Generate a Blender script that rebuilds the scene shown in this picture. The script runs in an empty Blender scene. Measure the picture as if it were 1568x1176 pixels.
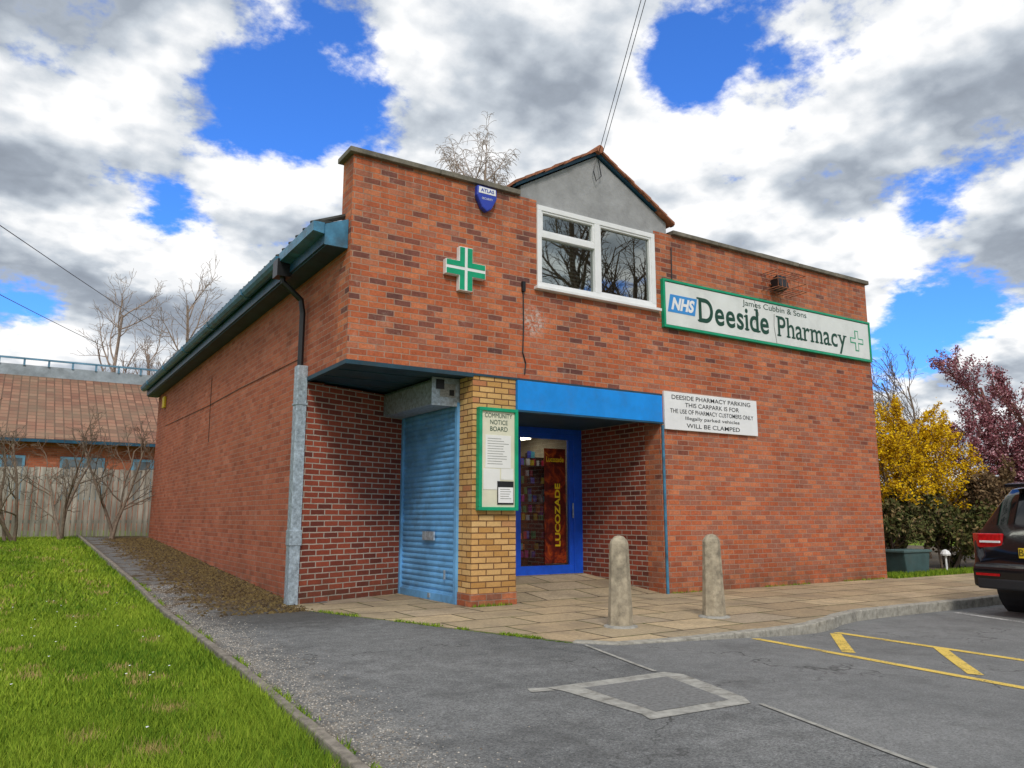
import bpy, bmesh, math, random
import numpy as np
from mathutils import Vector, Matrix
R=math.radians
scene=bpy.context.scene
COL=bpy.context.collection
scene.view_settings.view_transform='Standard'
try: scene.view_settings.look='None'
except Exception: pass
scene.view_settings.exposure=0

# ------------------------------------------------------------------ nodes
class NT:
    def __init__(s,tree): s.t=tree
    def n(s,typ,ins=None,**props):
        nd=s.t.nodes.new(typ)
        for k,v in props.items(): setattr(nd,k,v)
        for k,v in (ins or {}).items():
            sk=nd.inputs[k]
            if isinstance(v,bpy.types.NodeSocket): s.t.links.new(v,sk)
            else: sk.default_value=v
        return nd
    def m(s,op,a,b=0.0,c=None,clamp=False):
        ins={0:a,1:b}
        if c is not None: ins[2]=c
        return s.n('ShaderNodeMath',ins,operation=op,use_clamp=clamp).outputs[0]
    def mix(s,f,a,b,blend='MIX'):
        def c(v): return v if isinstance(v,bpy.types.NodeSocket) else (tuple(v)+(1,))[:4]
        return s.n('ShaderNodeMix',{0:f,6:c(a),7:c(b)},data_type='RGBA',blend_type=blend).outputs[2]
    def ramp(s,f,stops,interp='LINEAR'):
        nd=s.n('ShaderNodeValToRGB',{0:f}); cr=nd.color_ramp; cr.interpolation=interp
        while len(cr.elements)<len(stops): cr.elements.new(.5)
        for e,(p,c) in zip(cr.elements,stops):
            e.position=p; e.color=(c,c,c,1) if isinstance(c,(int,float)) else tuple(c)+(1,)
        return nd.outputs[0]
    def noise(s,vec,scale,detail=4,rough=.55,dist=0):
        return s.n('ShaderNodeTexNoise',{'Vector':vec,'Scale':scale,'Detail':detail,'Roughness':rough,'Distortion':dist}).outputs[0]
    def maprange(s,v,a,b,c=0,d=1,smooth=False):
        return s.n('ShaderNodeMapRange',{0:v,1:a,2:b,3:c,4:d},interpolation_type='SMOOTHSTEP' if smooth else 'LINEAR').outputs[0]

def newmat(name):
    mt=bpy.data.materials.new(name); mt.use_nodes=True
    nt=NT(mt.node_tree); bs=mt.node_tree.nodes['Principled BSDF']
    return mt,nt,bs
def setin(nt,bs,k,v):
    sk=bs.inputs[k]
    if isinstance(v,bpy.types.NodeSocket): nt.t.links.new(v,sk)
    else: sk.default_value=(tuple(v)+(1,))[:4] if isinstance(v,(tuple,list)) and sk.type=='RGBA' else v
def bump(nt,bs,h,strength=.4,dist=.01):
    b=nt.n('ShaderNodeBump',{'Height':h,'Strength':strength,'Distance':dist}); nt.t.links.new(b.outputs[0],bs.inputs['Normal'])
def objco(nt): return nt.n('ShaderNodeTexCoord').outputs['Object']
def paint(name,col,rough=.5,var=.18,scale=6,dirt=.0,metal=0,bmp=0,spec=.4):
    mt,nt,bs=newmat(name); co=objco(nt)
    nz=nt.noise(co,scale,3,.65)
    c=nt.mix(nt.maprange(nz,.3,.7),[x*(1-var) for x in col],[min(1,x*(1+var)) for x in col])
    if dirt>0:
        d=nt.noise(co,scale*.6,5,.75)
        c=nt.mix(nt.maprange(d,.5,.72,0,dirt),c,(.08,.07,.055))
    setin(nt,bs,'Base Color',c); setin(nt,bs,'Roughness',rough); setin(nt,bs,'Metallic',metal)
    setin(nt,bs,'Specular IOR Level',spec)
    if bmp: bump(nt,bs,nt.noise(co,scale*8,2,.7),bmp,.01)
    return mt
def wallvec(nt):
    co=objco(nt); sp=nt.n('ShaderNodeSeparateXYZ',{0:co})
    g=nt.n('ShaderNodeNewGeometry'); sn=nt.n('ShaderNodeSeparateXYZ',{0:g.outputs['True Normal']})
    f=nt.m('GREATER_THAN',nt.m('ABSOLUTE',sn.outputs[0]),.7)
    u=nt.m('ADD',nt.m('MULTIPLY',sp.outputs[0],nt.m('SUBTRACT',1,f)),nt.m('MULTIPLY',sp.outputs[1],f))
    return co,sp,nt.n('ShaderNodeCombineXYZ',{0:u,1:sp.outputs[2],2:0}).outputs[0]
def brickmat(name,stops,mortar,msize=.006,var=.25,eff=.0,rough=.85,dark_low=0,streak=0,fade=0):
    mt,nt,bs=newmat(name); co,sp,v=wallvec(nt)
    jit=nt.n('ShaderNodeTexNoise',{'Vector':co,'Scale':7,'Detail':1})
    vj=nt.n('ShaderNodeVectorMath',{0:v,1:nt.n('ShaderNodeVectorMath',{0:jit.outputs['Color'],1:(.014,.008,0)},operation='MULTIPLY').outputs[0]},operation='ADD').outputs[0]
    br=nt.n('ShaderNodeTexBrick',{'Vector':vj,'Color1':(0,0,0,1),'Color2':(1,1,1,1),'Mortar':(.5,.5,.5,1),'Scale':1,'Mortar Size':msize,'Mortar Smooth':.25,'Bias':0,'Brick Width':.228,'Row Height':.0765})
    bv=nt.n('ShaderNodeSeparateXYZ',{0:br.outputs['Color']}).outputs[0]
    fine=nt.noise(co,38,3,.7)
    big=nt.noise(co,.8,5,.68)
    if fade:
        sh=nt.m('ADD',nt.maprange(sp.outputs[2],1.6,3.6,fade,0),nt.maprange(big,.35,.65,-.03,.10))
        sh=nt.m('ADD',sh,nt.maprange(sp.outputs[0],5,11,0,.05))
        bv=nt.m('MINIMUM',nt.m('ADD',bv,sh),.97)
    c=nt.ramp(bv,stops,'LINEAR')
    c=nt.mix(1,c,nt.ramp(fine,[(.25,1-var),(.75,1+var*.4)]),'MULTIPLY')
    c=nt.mix(1,c,nt.ramp(big,[(.3,.74),(.5,.95),(.7,1.06)]),'MULTIPLY')
    mc=nt.mix(nt.noise(co,11,2),[x*.6 for x in mortar],[min(1,x*1.25) for x in mortar])
    c=nt.mix(br.outputs['Fac'],c,mc)
    if eff>0:
        e=nt.noise(co,3.3,6,.84)
        c=nt.mix(nt.maprange(e,.56,.74,0,eff),c,(.52,.43,.37))
    if fade:
        # lime staining where an old fitting was removed below the window
        ds=nt.n('ShaderNodeVectorMath',{0:co,1:(5.98,8.854,3.82)},operation='DISTANCE').outputs['Value']
        c=nt.mix(nt.m('MULTIPLY',nt.maprange(ds,.28,.05,0,.9,True),nt.maprange(nt.noise(co,13,4,.8),.46,.58)),c,(.62,.55,.50))
    if streak>0:
        sv=nt.n('ShaderNodeMapping',{'Vector':v,'Scale':(3.5,.25,1)}).outputs[0]
        top=nt.maprange(sp.outputs[2],4.6,5.62,0,1)
        c=nt.mix(nt.m('MULTIPLY',nt.m('MULTIPLY',nt.maprange(nt.noise(sv,1.6,4,.7),.45,.7),streak),top),c,(.07,.045,.035))
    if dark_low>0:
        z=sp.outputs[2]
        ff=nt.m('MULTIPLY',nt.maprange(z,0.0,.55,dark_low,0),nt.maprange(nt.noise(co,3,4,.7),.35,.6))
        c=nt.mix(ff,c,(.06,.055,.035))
    setin(nt,bs,'Base Color',c); setin(nt,bs,'Roughness',rough); setin(nt,bs,'Specular IOR Level',.2)
    bump(nt,bs,nt.m('ADD',nt.m('MULTIPLY',br.outputs['Fac'],-1),nt.m('MULTIPLY',fine,.35)),.7,.010)
    return mt

RED=[(0,(.17,.07,.06)),(.08,(.24,.09,.068)),(.15,(.32,.10,.062)),(.21,(.46,.125,.06)),(.38,(.53,.135,.058)),(.5,(.62,.185,.078)),(.64,(.55,.145,.065)),(.78,(.68,.23,.105)),(.90,(.56,.19,.10)),(1,(.38,.14,.09))]
SIDE=[(0,(.35,.095,.05)),(.3,(.45,.125,.065)),(.6,(.50,.155,.080)),(.8,(.44,.12,.06)),(1,(.55,.19,.11))]
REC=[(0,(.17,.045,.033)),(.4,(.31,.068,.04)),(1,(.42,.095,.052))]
YEL=[(0,(.55,.29,.09)),(.5,(.70,.41,.155)),(.9,(.76,.49,.21)),(1,(.50,.19,.085))]
M={}
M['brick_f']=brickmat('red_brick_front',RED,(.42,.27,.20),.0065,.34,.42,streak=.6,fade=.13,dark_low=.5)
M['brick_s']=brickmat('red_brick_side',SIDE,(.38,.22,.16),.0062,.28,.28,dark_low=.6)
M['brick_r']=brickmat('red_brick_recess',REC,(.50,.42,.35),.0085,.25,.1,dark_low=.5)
M['brick_y']=brickmat('buff_brick',YEL,(.18,.09,.045),.008,.2,.0)
M['brick_b']=brickmat('brick_background',SIDE,(.3,.2,.15),.005)
M['coping']=paint('concrete_coping',(.19,.17,.135),.9,.35,5,.6,bmp=.5)
M['render']=paint('grey_render',(.34,.34,.345),.95,.16,3,.28,bmp=.6)
M['blue_dark']=paint('dark_blue_paint',(.012,.07,.125),.4,.35,4,.2)
M['blue_gut']=paint('gutter_blue',(.055,.19,.31),.4,.4,5,.55)
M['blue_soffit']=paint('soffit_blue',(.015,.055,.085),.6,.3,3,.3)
M['blue_fascia']=paint('fascia_blue',(.004,.27,.80),.4,.12,3,.22)
M['blue_door']=paint('door_blue',(.012,.10,.70),.35,.15,5,.05)
M['shutter']=paint('shutter_blue',(.14,.38,.68),.5,.25,2.5,.5,bmp=.2)
M['galv']=paint('galvanised_steel',(.38,.45,.51),.45,.4,22,.3,metal=.3)
M['white']=paint('white_pvc',(.84,.84,.84),.35,.04,4,.08)
M['signw']=paint('sign_white',(.76,.78,.75),.35,.05,2.5,.15)
M['green']=paint('sign_green',(.0,.33,.16),.35,.15,6,.05)
M['dgreen']=paint('letter_green',(.005,.06,.035),.5,.1,6)
M['nhsblue']=paint('logo_blue',(.04,.28,.68),.4,.05,6)
M['black']=paint('black_plastic',(.012,.012,.014),.4,.2,8)
M['terra']=paint('terracotta_tile',(.36,.14,.075),.9,.4,9,.45,bmp=.4)
M['rooftile']=paint('roof_tile_grey',(.06,.06,.055),.9,.4,6,.4,bmp=.6)
M['conc']=paint('concrete_bollard',(.40,.34,.245),.95,.35,9,.65,bmp=.7)
M['cream']=paint('notice_cream',(.72,.70,.54),.6,.08,3)
M['paper']=paint('paper',(.80,.80,.77),.7,.05,3)
M['paperg']=paint('paper_grey',(.30,.30,.28),.7,.3,40)
M['yellowp']=paint('plate_yellow',(.85,.60,.03),.4,.05,3)
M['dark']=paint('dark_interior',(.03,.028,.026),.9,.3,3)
M['lcol']=paint('interior_wall',(.35,.31,.25),.9,.2,3)
M['blind']=paint('blind_slat',(.40,.42,.41),.6,.1,3)
M['alarm']=paint('alarm_blue',(.03,.06,.42),.35,.05,5)
M['tyellow']=paint('poster_yellow',(.85,.62,.02),.4,.1,5)
mt,nt,bs=newmat('poster_red'); c0=objco(nt)
setin(nt,bs,'Base Color',nt.ramp(nt.noise(c0,3.5,4,.7,1.5),[(.3,(.015,.004,.003)),(.5,(.14,.014,.010)),(.64,(.45,.07,.01)),(.78,(.70,.30,.03))])); setin(nt,bs,'Roughness',.3); M['poster']=mt

def glassmat(name,mixf=.35,tint=(.62,.66,.66,1),gc=(.9,.95,1,1)):
    mt=bpy.data.materials.new(name); mt.use_nodes=True; t=mt.node_tree; t.nodes.clear(); nt=NT(t)
    gl=nt.n('ShaderNodeBsdfGlossy',{'Color':gc,'Roughness':.01})
    tr=nt.n('ShaderNodeBsdfTransparent',{'Color':tint})
    fr=nt.n('ShaderNodeFresnel',{'IOR':1.5})
    f=nt.m('MAXIMUM',nt.m('MULTIPLY',fr.outputs[0],2.0),mixf,clamp=True)
    mx=nt.n('ShaderNodeMixShader',{0:f,1:tr.outputs[0],2:gl.outputs[0]})
    nt.n('ShaderNodeOutputMaterial',{0:mx.outputs[0]})
    return mt
M['glass']=glassmat('window_glass',.34,gc=(.85,.90,.86,1))
M['glass2']=glassmat('door_glass',.06,(.9,.9,.9,1))

# ------------------------------------------------------------------ meshes
def empty(name,loc=(0,0,0)):
    e=bpy.data.objects.new(name,None); e.location=loc; e.empty_display_size=.2; COL.objects.link(e); return e
def mobj(name,V,F,mat,parent=None,smooth=False,mats=None,mi=None):
    me=bpy.data.meshes.new(name); me.from_pydata([tuple(v) for v in V],[],[tuple(f) for f in F]); 
    for m_ in (mats or [mat]): me.materials.append(m_)
    if mi is not None: me.polygons.foreach_set('material_index',mi)
    if smooth: me.polygons.foreach_set('use_smooth',[True]*len(me.polygons))
    me.update(); o=bpy.data.objects.new(name,me); COL.objects.link(o)
    if parent: o.parent=parent
    return o
def fixn(o):
    bm=bmesh.new(); bm.from_mesh(o.data); bmesh.ops.recalc_face_normals(bm,faces=bm.faces); bm.to_mesh(o.data); bm.free()
class B:
    """mesh accumulator"""
    def __init__(s): s.V=[];s.F=[]
    def box(s,x0,x1,y0,y1,z0,z1):
        b=len(s.V)
        for x in (x0,x1):
            for y in (y0,y1):
                for z in (z0,z1): s.V.append((x,y,z))
        for f in ((0,1,3,2),(4,6,7,5),(0,4,5,1),(2,3,7,6),(0,2,6,4),(1,5,7,3)): s.F.append([b+i for i in f])
        return s
    def prism(s,poly,a0,a1,axis):
        n=len(poly);b=len(s.V)
        for a in (a0,a1):
            for p,q in poly:
                s.V.append({0:(a,p,q),1:(p,a,q),2:(p,q,a)}[axis])
        s.F.append([b+i for i in range(n)][::-1]); s.F.append([b+n+i for i in range(n)])
        for i in range(n):
            j=(i+1)%n; s.F.append([b+i,b+j,b+n+j,b+n+i])
        return s
    def tube(s,pts,rad,n=8,cap=True):
        pts=[Vector(p) for p in pts]; k=len(pts)
        if not hasattr(rad,'__len__'): rad=[rad]*k
        b=len(s.V)
        for i,p in enumerate(pts):
            d=(pts[min(i+1,k-1)]-pts[max(i-1,0)])
            if d.length<1e-9: d=Vector((0,0,1))
            d.normalize()
            a=Vector((0,0,1)) if abs(d.z)<.9 else Vector((1,0,0))
            u=d.cross(a).normalized(); w=d.cross(u)
            for j in range(n):
                t=2*math.pi*j/n; q=p+(u*math.cos(t)+w*math.sin(t))*rad[i]; s.V.append(tuple(q))
        for i in range(k-1):
            for j in range(n):
                j2=(j+1)%n; s.F.append([b+i*n+j,b+i*n+j2,b+(i+1)*n+j2,b+(i+1)*n+j])
        if cap:
            s.F.append([b+j for j in range(n)]); s.F.append([b+(k-1)*n+j for j in range(n)][::-1])
        return s
    def lathe(s,cx,cy,prof,n=20):
        b=len(s.V)
        for r,z in prof:
            for j in range(n):
                t=2*math.pi*j/n; s.V.append((cx+r*math.cos(t),cy+r*math.sin(t),z))
        for i in range(len(prof)-1):
            for j in range(n):
                j2=(j+1)%n; s.F.append([b+i*n+j,b+i*n+j2,b+(i+1)*n+j2,b+(i+1)*n+j])
        s.F.append([b+j for j in range(n)][::-1]); s.F.append([b+(len(prof)-1)*n+j for j in range(n)])
        return s
    def make(s,name,mat,parent=None,bevel=0,smooth=False):
        o=mobj(name,s.V,s.F,mat,parent,smooth); fixn(o)
        if bevel:
            md=o.modifiers.new('b','BEVEL'); md.width=bevel; md.segments=2; md.limit_method='ANGLE'
        return o
def text(body,x0,x1,z,h,mat,y,parent,name,bold=0.0,shear=0):
    cu=bpy.data.curves.new(name,'FONT'); cu.body=body; cu.size=1; cu.offset=bold; cu.shear=shear; cu.align_x='CENTER'; cu.align_y='CENTER'; cu.space_line=.9
    cu.materials.append(mat)
    o=bpy.data.objects.new(name,cu); COL.objects.link(o); bpy.context.view_layer.update()
    w,hh=o.dimensions.x,o.dimensions.y
    o.scale=((x1-x0)/max(w,1e-3), h/max(hh,1e-3),1)
    o.rotation_euler=(R(90),0,0); o.location=((x0+x1)/2,y,z); o.parent=parent
    bpy.context.view_layer.update()
    bb=[o.matrix_world@Vector(c) for c in o.bound_box]
    cz=(max(b.z for b in bb)+min(b.z for b in bb))/2; cx=(max(b.x for b in bb)+min(b.x for b in bb))/2
    o.location.z+=z-cz; o.location.x+=(x0+x1)/2-cx
    return o
SER={'D':[(0,0,'B'),(0,1,'L')],'P':[(0,0,'B'),(0,1,'L')],'i':[(.5,0,'B'),(.5,.66,'L')],'d':[(1,0,'R'),(1,1,'L')],'h':[(0,0,'B'),(1,0,'B'),(0,1,'L')],
 'r':[(0,0,'B'),(0,.97,'L')],'m':[(0,0,'B'),(.5,0,'B'),(1,0,'B'),(0,.97,'L')],'a':[(1,0,'R')],'y':[(0,1,'B'),(1,1,'B')],'e':[],'s':[],'c':[]}
def serif_text(word,x0,x1,zbase,caph,mat,y,parent,name,bold=.016):
    gl=[];cur=0
    for i,ch in enumerate(word):
        cu=bpy.data.curves.new('%s_%d'%(name,i),'FONT'); cu.body=ch; cu.size=1; cu.offset=bold; cu.materials.append(mat)
        o=bpy.data.objects.new('%s_%d'%(name,i),cu); COL.objects.link(o); bpy.context.view_layer.update()
        bb=o.bound_box; xs=[b[0] for b in bb]; ys=[b[1] for b in bb]
        gl.append((o,ch,cur,min(xs),max(xs)-min(xs),max(ys))); cur+=max(xs)-min(xs)+.085
    W=cur-.085; sx=(x1-x0)/W; sz=caph/gl[0][5]; acc=B()
    for o,ch,c,xm,w,ym in gl:
        o.scale=(sx,sz,1); o.rotation_euler=(R(90),0,0); o.location=(x0+(c-xm)*sx,y,zbase); o.parent=parent
        for fx,fy,k in SER[ch]:
            sc=c+.055+fx*(w-.11); yy=ym*fy
            a,b={'B':(-.11,.11),'L':(-.135,.04),'R':(-.04,.135)}[k]
            z0=zbase+(yy-(.05 if fy>0 else 0))*sz
            acc.box(x0+(sc+a)*sx,x0+(sc+b)*sx,y-.0012,y-.0004,z0,z0+.05*sz)
    acc.make(name+'_serifs',mat,parent)

# ------------------------------------------------------------------ camera
cam=bpy.data.cameras.new('camera'); co=bpy.data.objects.new('camera',cam); COL.objects.link(co)
cam.sensor_width=36; cam.lens=36*1200.6/1568; cam.clip_end=3000; cam.clip_start=.05
co.location=(0,0,1.12); co.rotation_euler=(R(90)+.1678,0,-.5658); scene.camera=co

# ------------------------------------------------------------------ terrain
def sst(a,b,x):
    t=np.clip((x-a)/(b-a),0,1); return t*t*(3-2*t)
def gz(x,y):
    rise=.0448*np.clip(y-10.2,0,13.6)*(1-sst(3.5,9,x))
    drop=-.10*sst(4.9,8.0,x)*(1-sst(8.6,9.4,y))
    return rise+drop
EDGE=[(-3,1.08),(1.8,1.34),(3.87,1.46),(6.24,1.58),(9,1.66),(12.6,1.72),(18,1.70),(24.2,1.66)]
def edgex(y): return np.interp(y,[e[0] for e in EDGE],[e[1] for e in EDGE])
def axis(lo,hi,step,far,f=1.35):
    a=list(np.arange(lo,hi+1e-6,step)); s=step;x=lo
    while x>-far: s*=f;x-=s;a.insert(0,x)
    s=step;x=hi
    while x<far: s*=f;x+=s;a.append(x)
    return a
def sheet(name,xs,ys,dz,mat):
    xs=np.array(xs);ys=np.array(ys);X,Y=np.meshgrid(xs,ys); Z=gz(X,Y)+dz
    V=np.stack([X.ravel(),Y.ravel(),Z.ravel()],1); nx=len(xs); F=[]
    for j in range(len(ys)-1):
        for i in range(nx-1):
            a=j*nx+i; F.append((a,a+1,a+nx+1,a+nx))
    return mobj(name,V.tolist(),F,mat,smooth=True)

mt,nt,bs=newmat('lawn_ground'); c0=objco(nt)
a=nt.noise(c0,1.3,4,.7); b_=nt.noise(c0,30,4,.7)
c=nt.mix(nt.maprange(b_,.35,.65),(.06,.12,.01),(.18,.27,.025))
c=nt.mix(nt.maprange(a,.35,.7),c,(.21,.28,.03))
c=nt.mix(nt.maprange(nt.noise(c0,4,5,.75),.56,.68,0,.7),c,(.26,.20,.075))
setin(nt,bs,'Base Color',c); setin(nt,bs,'Roughness',.95); setin(nt,bs,'Specular IOR Level',.1); bump(nt,bs,b_,.8,.03)
M['lawn']=mt
# asphalt
mt,nt,bs=newmat('asphalt'); c0=objco(nt); sp=nt.n('ShaderNodeSeparateXYZ',{0:c0}); X_,Y_=sp.outputs[0],sp.outputs[1]
big=nt.noise(c0,.55,4,.6); mid=nt.noise(c0,5,5,.75); fine=nt.noise(c0,75,3,.85)
vo=nt.n('ShaderNodeTexVoronoi',{'Vector':c0,'Scale':60}); 
c=nt.mix(nt.maprange(big,.35,.65),(.15,.153,.152),(.22,.222,.218))
c=nt.mix(1,c,nt.ramp(fine,[(.3,.35),(.7,1.65)]),'MULTIPLY')
c=nt.mix(1,c,nt.ramp(mid,[(.3,.76),(.7,1.2)]),'MULTIPLY')
c=nt.mix(nt.m('MULTIPLY',nt.maprange(vo.outputs['Distance'],.0,.30,.85,0),nt.maprange(mid,.35,.65)),c,(.52,.50,.47))
seam=nt.m('SUBTRACT',X_,nt.m('ADD',3.15,nt.m('MULTIPLY',Y_,.222)))
c=nt.mix(nt.m('MULTIPLY',nt.m('GREATER_THAN',seam,0),.28),c,(.29,.29,.285))
c=nt.mix(nt.maprange(nt.noise(c0,1.3,6,.76),.53,.70,0,.5),c,(.085,.084,.082))
cv=nt.n('ShaderNodeTexVoronoi',{'Vector':nt.n('ShaderNodeVectorMath',{0:c0,1:nt.n('ShaderNodeTexNoise',{'Vector':c0,'Scale':2.5,'Detail':3}).outputs['Color']},operation='ADD').outputs[0],'Scale':.40},feature='DISTANCE_TO_EDGE')
ck=nt.m('MULTIPLY',nt.maprange(cv.outputs['Distance'],0,.007,.75,0),nt.maprange(big,.44,.52))
c=nt.mix(ck,c,(.045,.043,.04))
ed=nt.m('SUBTRACT',X_,nt.m('ADD',1.28,nt.m('MULTIPLY',nt.m('MINIMUM',Y_,9.5),.042)))
gr=nt.m('MULTIPLY',nt.m('MULTIPLY',nt.maprange(ed,.02,.70,1,0,True),nt.maprange(mid,.40,.60)),nt.maprange(Y_,7,12,1,.1))
c=nt.mix(nt.m('MULTIPLY',gr,.6),c,nt.mix(nt.maprange(fine,.4,.6),(.20,.16,.11),(.55,.52,.46)))
c=nt.mix(nt.m('MULTIPLY',nt.maprange(ed,.0,.16,.85,0),nt.maprange(mid,.35,.5)),c,(.09,.065,.035))
pm=nt.m('MULTIPLY',nt.maprange(Y_,8.8,11.0,0,1,True),nt.maprange(X_,3.6,3.1,0,1))
edge=nt.m('ADD',nt.maprange(X_,1.8,3.0,-.02,.24),nt.noise(c0,2.6,6,.75))
mo=nt.m('MULTIPLY',pm,nt.maprange(edge,.49,.59))
c=nt.mix(nt.m('MULTIPLY',mo,.95),c,nt.mix(nt.maprange(nt.noise(c0,14,4,.7),.4,.6),(.055,.035,.020),(.15,.10,.04)))
dm=nt.n('ShaderNodeVectorMath',{0:c0,1:(2.9,9.4,0)},operation='DISTANCE').outputs['Value']
c=nt.mix(nt.maprange(nt.m('ADD',dm,nt.m('MULTIPLY',mid,1.4)),1.2,2.4,.55,0,True),c,(.055,.050,.045))
setin(nt,bs,'Base Color',c); setin(nt,bs,'Roughness',.9); setin(nt,bs,'Specular IOR Level',.2)
bump(nt,bs,fine,.8,.012)
M['asphalt']=mt
# paving
mt,nt,bs=newmat('paving_slabs'); c0=objco(nt)
jn=nt.n('ShaderNodeTexNoise',{'Vector':c0,'Scale':1.1,'Detail':1}).outputs['Color']
pvv=nt.n('ShaderNodeVectorMath',{0:c0,1:nt.n('ShaderNodeVectorMath',{0:jn,1:(.06,.06,0)},operation='MULTIPLY').outputs[0]},operation='ADD').outputs[0]
br=nt.n('ShaderNodeTexBrick',{'Vector':pvv,'Color1':(0,0,0,1),'Color2':(1,1,1,1),'Mortar':(.5,.5,.5,1),'Scale':1,'Mortar Size':.014,'Mortar Smooth':.3,'Brick Width':.90,'Row Height':.60})
fine=nt.noise(c0,25,5,.78)
c=nt.ramp(br.outputs['Color'],[(0,(.36,.27,.17)),(.25,(.52,.39,.24)),(.5,(.43,.34,.22)),(.8,(.60,.46,.285)),(1,(.42,.34,.25))])
c=nt.mix(1,c,nt.ramp(fine,[(.3,.62),(.7,1.18)]),'MULTIPLY')
c=nt.mix(nt.maprange(nt.noise(c0,1.4,5,.7),.46,.66,0,.6),c,(.21,.17,.12))
c=nt.mix(br.outputs['Fac'],c,nt.mix(nt.maprange(nt.noise(c0,2.2,3),.42,.58),(.045,.032,.02),(.08,.10,.02)))
setin(nt,bs,'Base Color',c); setin(nt,bs,'Roughness',.9); setin(nt,bs,'Specular IOR Level',.2)
bump(nt,bs,nt.m('ADD',nt.m('MULTIPLY',br.outputs['Fac'],-1.5),nt.m('MULTIPLY',fine,.5)),.7,.012)
M['paving']=mt
M['kerb']=paint('kerb_concrete',(.36,.34,.29),.9,.3,12,.55,bmp=.5)
M['edging']=paint('edging_concrete',(.25,.22,.18),.9,.4,12,.7,bmp=.5)
M['patch']=paint('concrete_patch',(.36,.35,.315),.9,.3,10,.75,bmp=.5)
M['cover']=paint('cover_asphalt',(.21,.21,.205),.9,.3,40,.35,bmp=.6)
def worn(name,col,a,b):
    mt=bpy.data.materials.new(name); mt.use_nodes=True; t=mt.node_tree; nt=NT(t); bs=t.nodes['Principled BSDF']; c0=objco(nt)
    setin(nt,bs,'Base Color',nt.mix(nt.noise(c0,8,3),[x*.75 for x in col],col)); setin(nt,bs,'Roughness',.8)
    al=nt.maprange(nt.m('ADD',nt.m('MULTIPLY',nt.noise(c0,45,3,.8),.6),nt.m('MULTIPLY',nt.noise(c0,4,2),.4)),a,b,1,.0)
    setin(nt,bs,'Alpha',al); return mt
M['yline']=worn('worn_yellow_paint',(.88,.62,.12),.51,.65)
M['wline']=worn('worn_white_paint',(.7,.7,.68),.45,.60)

sheet('ground',axis(-10,16,.5,900),axis(-4,26,.5,900),-.03,M['lawn'])
def asphalt_sheet():
    xs=np.array([0]+list(np.arange(1.9,22.01,.2))+[24,28,34,42,60]);ys=np.array(list(np.arange(-12,0,1))+list(np.arange(0,24.2,.25)))
    X,Y=np.meshgrid(xs,ys); X[:,0]=edgex(ys)+.02; Z=gz(X,Y)-.008
    nx=len(xs); F=[]
    V=np.stack([X.ravel(),Y.ravel(),Z.ravel()],1)
    for j in range(len(ys)-1):
        for i in range(nx-1):
            if ys[j]>=10.0 and xs[i]>3.6: continue
            if ys[j]>=6.6 and xs[i]>14.2: continue
            F.append((j*nx+i,j*nx+i+1,(j+1)*nx+i+1,(j+1)*nx+i))
    return mobj('asphalt_car_park',V.tolist(),F,M['asphalt'],smooth=True)
asphalt_sheet()

# pavement
edge=[(3.05,10.30),(3.22,9.6),(3.55,8.65),(3.98,7.30),(4.47,5.99),(4.68,5.72),(4.97,5.63),(6.28,5.56),(7.6,5.68),(8.3,5.98),(9.2,6.08),(12,6.06),(15,6.03),(30,5.96)]
poly=edge+[(30,8.72),(13.9,8.75),(13.9,8.9),(8.2,8.9),(5.0,8.9),(5.0,11.2),(3.3,11.0)]
pv=B().prism([(x,y) for x,y in poly],-.15,0.0,2)
b=len(pv.V)
pv.V+=[(5.6,8.9,0.001),(8.35,8.9,0.001),(8.35,10.95,.2),(5.6,10.95,.2)]; pv.F.append([b,b+1,b+2,b+3])
pv.make('pavement',M['paving'])
kb=B()
def kerb_path(pts,w,ztop,zbot,step,acc,gap=.008):
    P=[Vector((p[0],p[1],0)) for p in pts]
    L=[0]
    for a,b in zip(P,P[1:]): L.append(L[-1]+(b-a).length)
    def at(s):
        for i in range(len(P)-1):
            if s<=L[i+1] or i==len(P)-2:
                t=(s-L[i])/(L[i+1]-L[i]); return P[i].lerp(P[i+1],t)
    s=0
    while s<L[-1]-.05:
        e=min(s+step,L[-1]); a=at(s+gap/2);b=at(e-gap/2); d=(b-a).normalized(); n=Vector((-d.y,d.x,0))*w
        q=[a,b,b+n,a+n]
        zt=[ztop(v.x,v.y) for v in q]; bb=len(acc.V)
        j=random.uniform(-.004,.004)
        for v in q: acc.V.append((v.x,v.y,zbot(v.x,v.y)))
        for v,z in zip(q,zt): acc.V.append((v.x,v.y,z+j))
        for f in ((0,3,2,1),(4,5,6,7),(0,1,5,4),(1,2,6,5),(2,3,7,6),(3,0,4,7)): acc.F.append([bb+i for i in f])
        s=e
random.seed(3)
KP=[(4.42,5.95),(4.52,5.75),(4.68,5.62),(4.95,5.555),(5.6,5.50),(6.28,5.485),(7.0,5.52),(7.5,5.58),(7.9,5.72),(8.25,5.88),(8.65,5.97),(9.2,6.005),(12,5.985),(30,5.885)]
kerb_path(KP,.13,lambda x,y:.010,lambda x,y:-.3,.45,kb,.006)
kb.make('kerb',M['kerb'],bevel=.012)
eb=B()
kerb_path([(x,y) for y,x in EDGE][::-1],-.06,lambda x,y:float(gz(x,y))+.045,lambda x,y:float(gz(x,y))-.2,.9,eb,.012)
eb.make('lawn_edging_kerb',M['edging'],bevel=.010)

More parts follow.
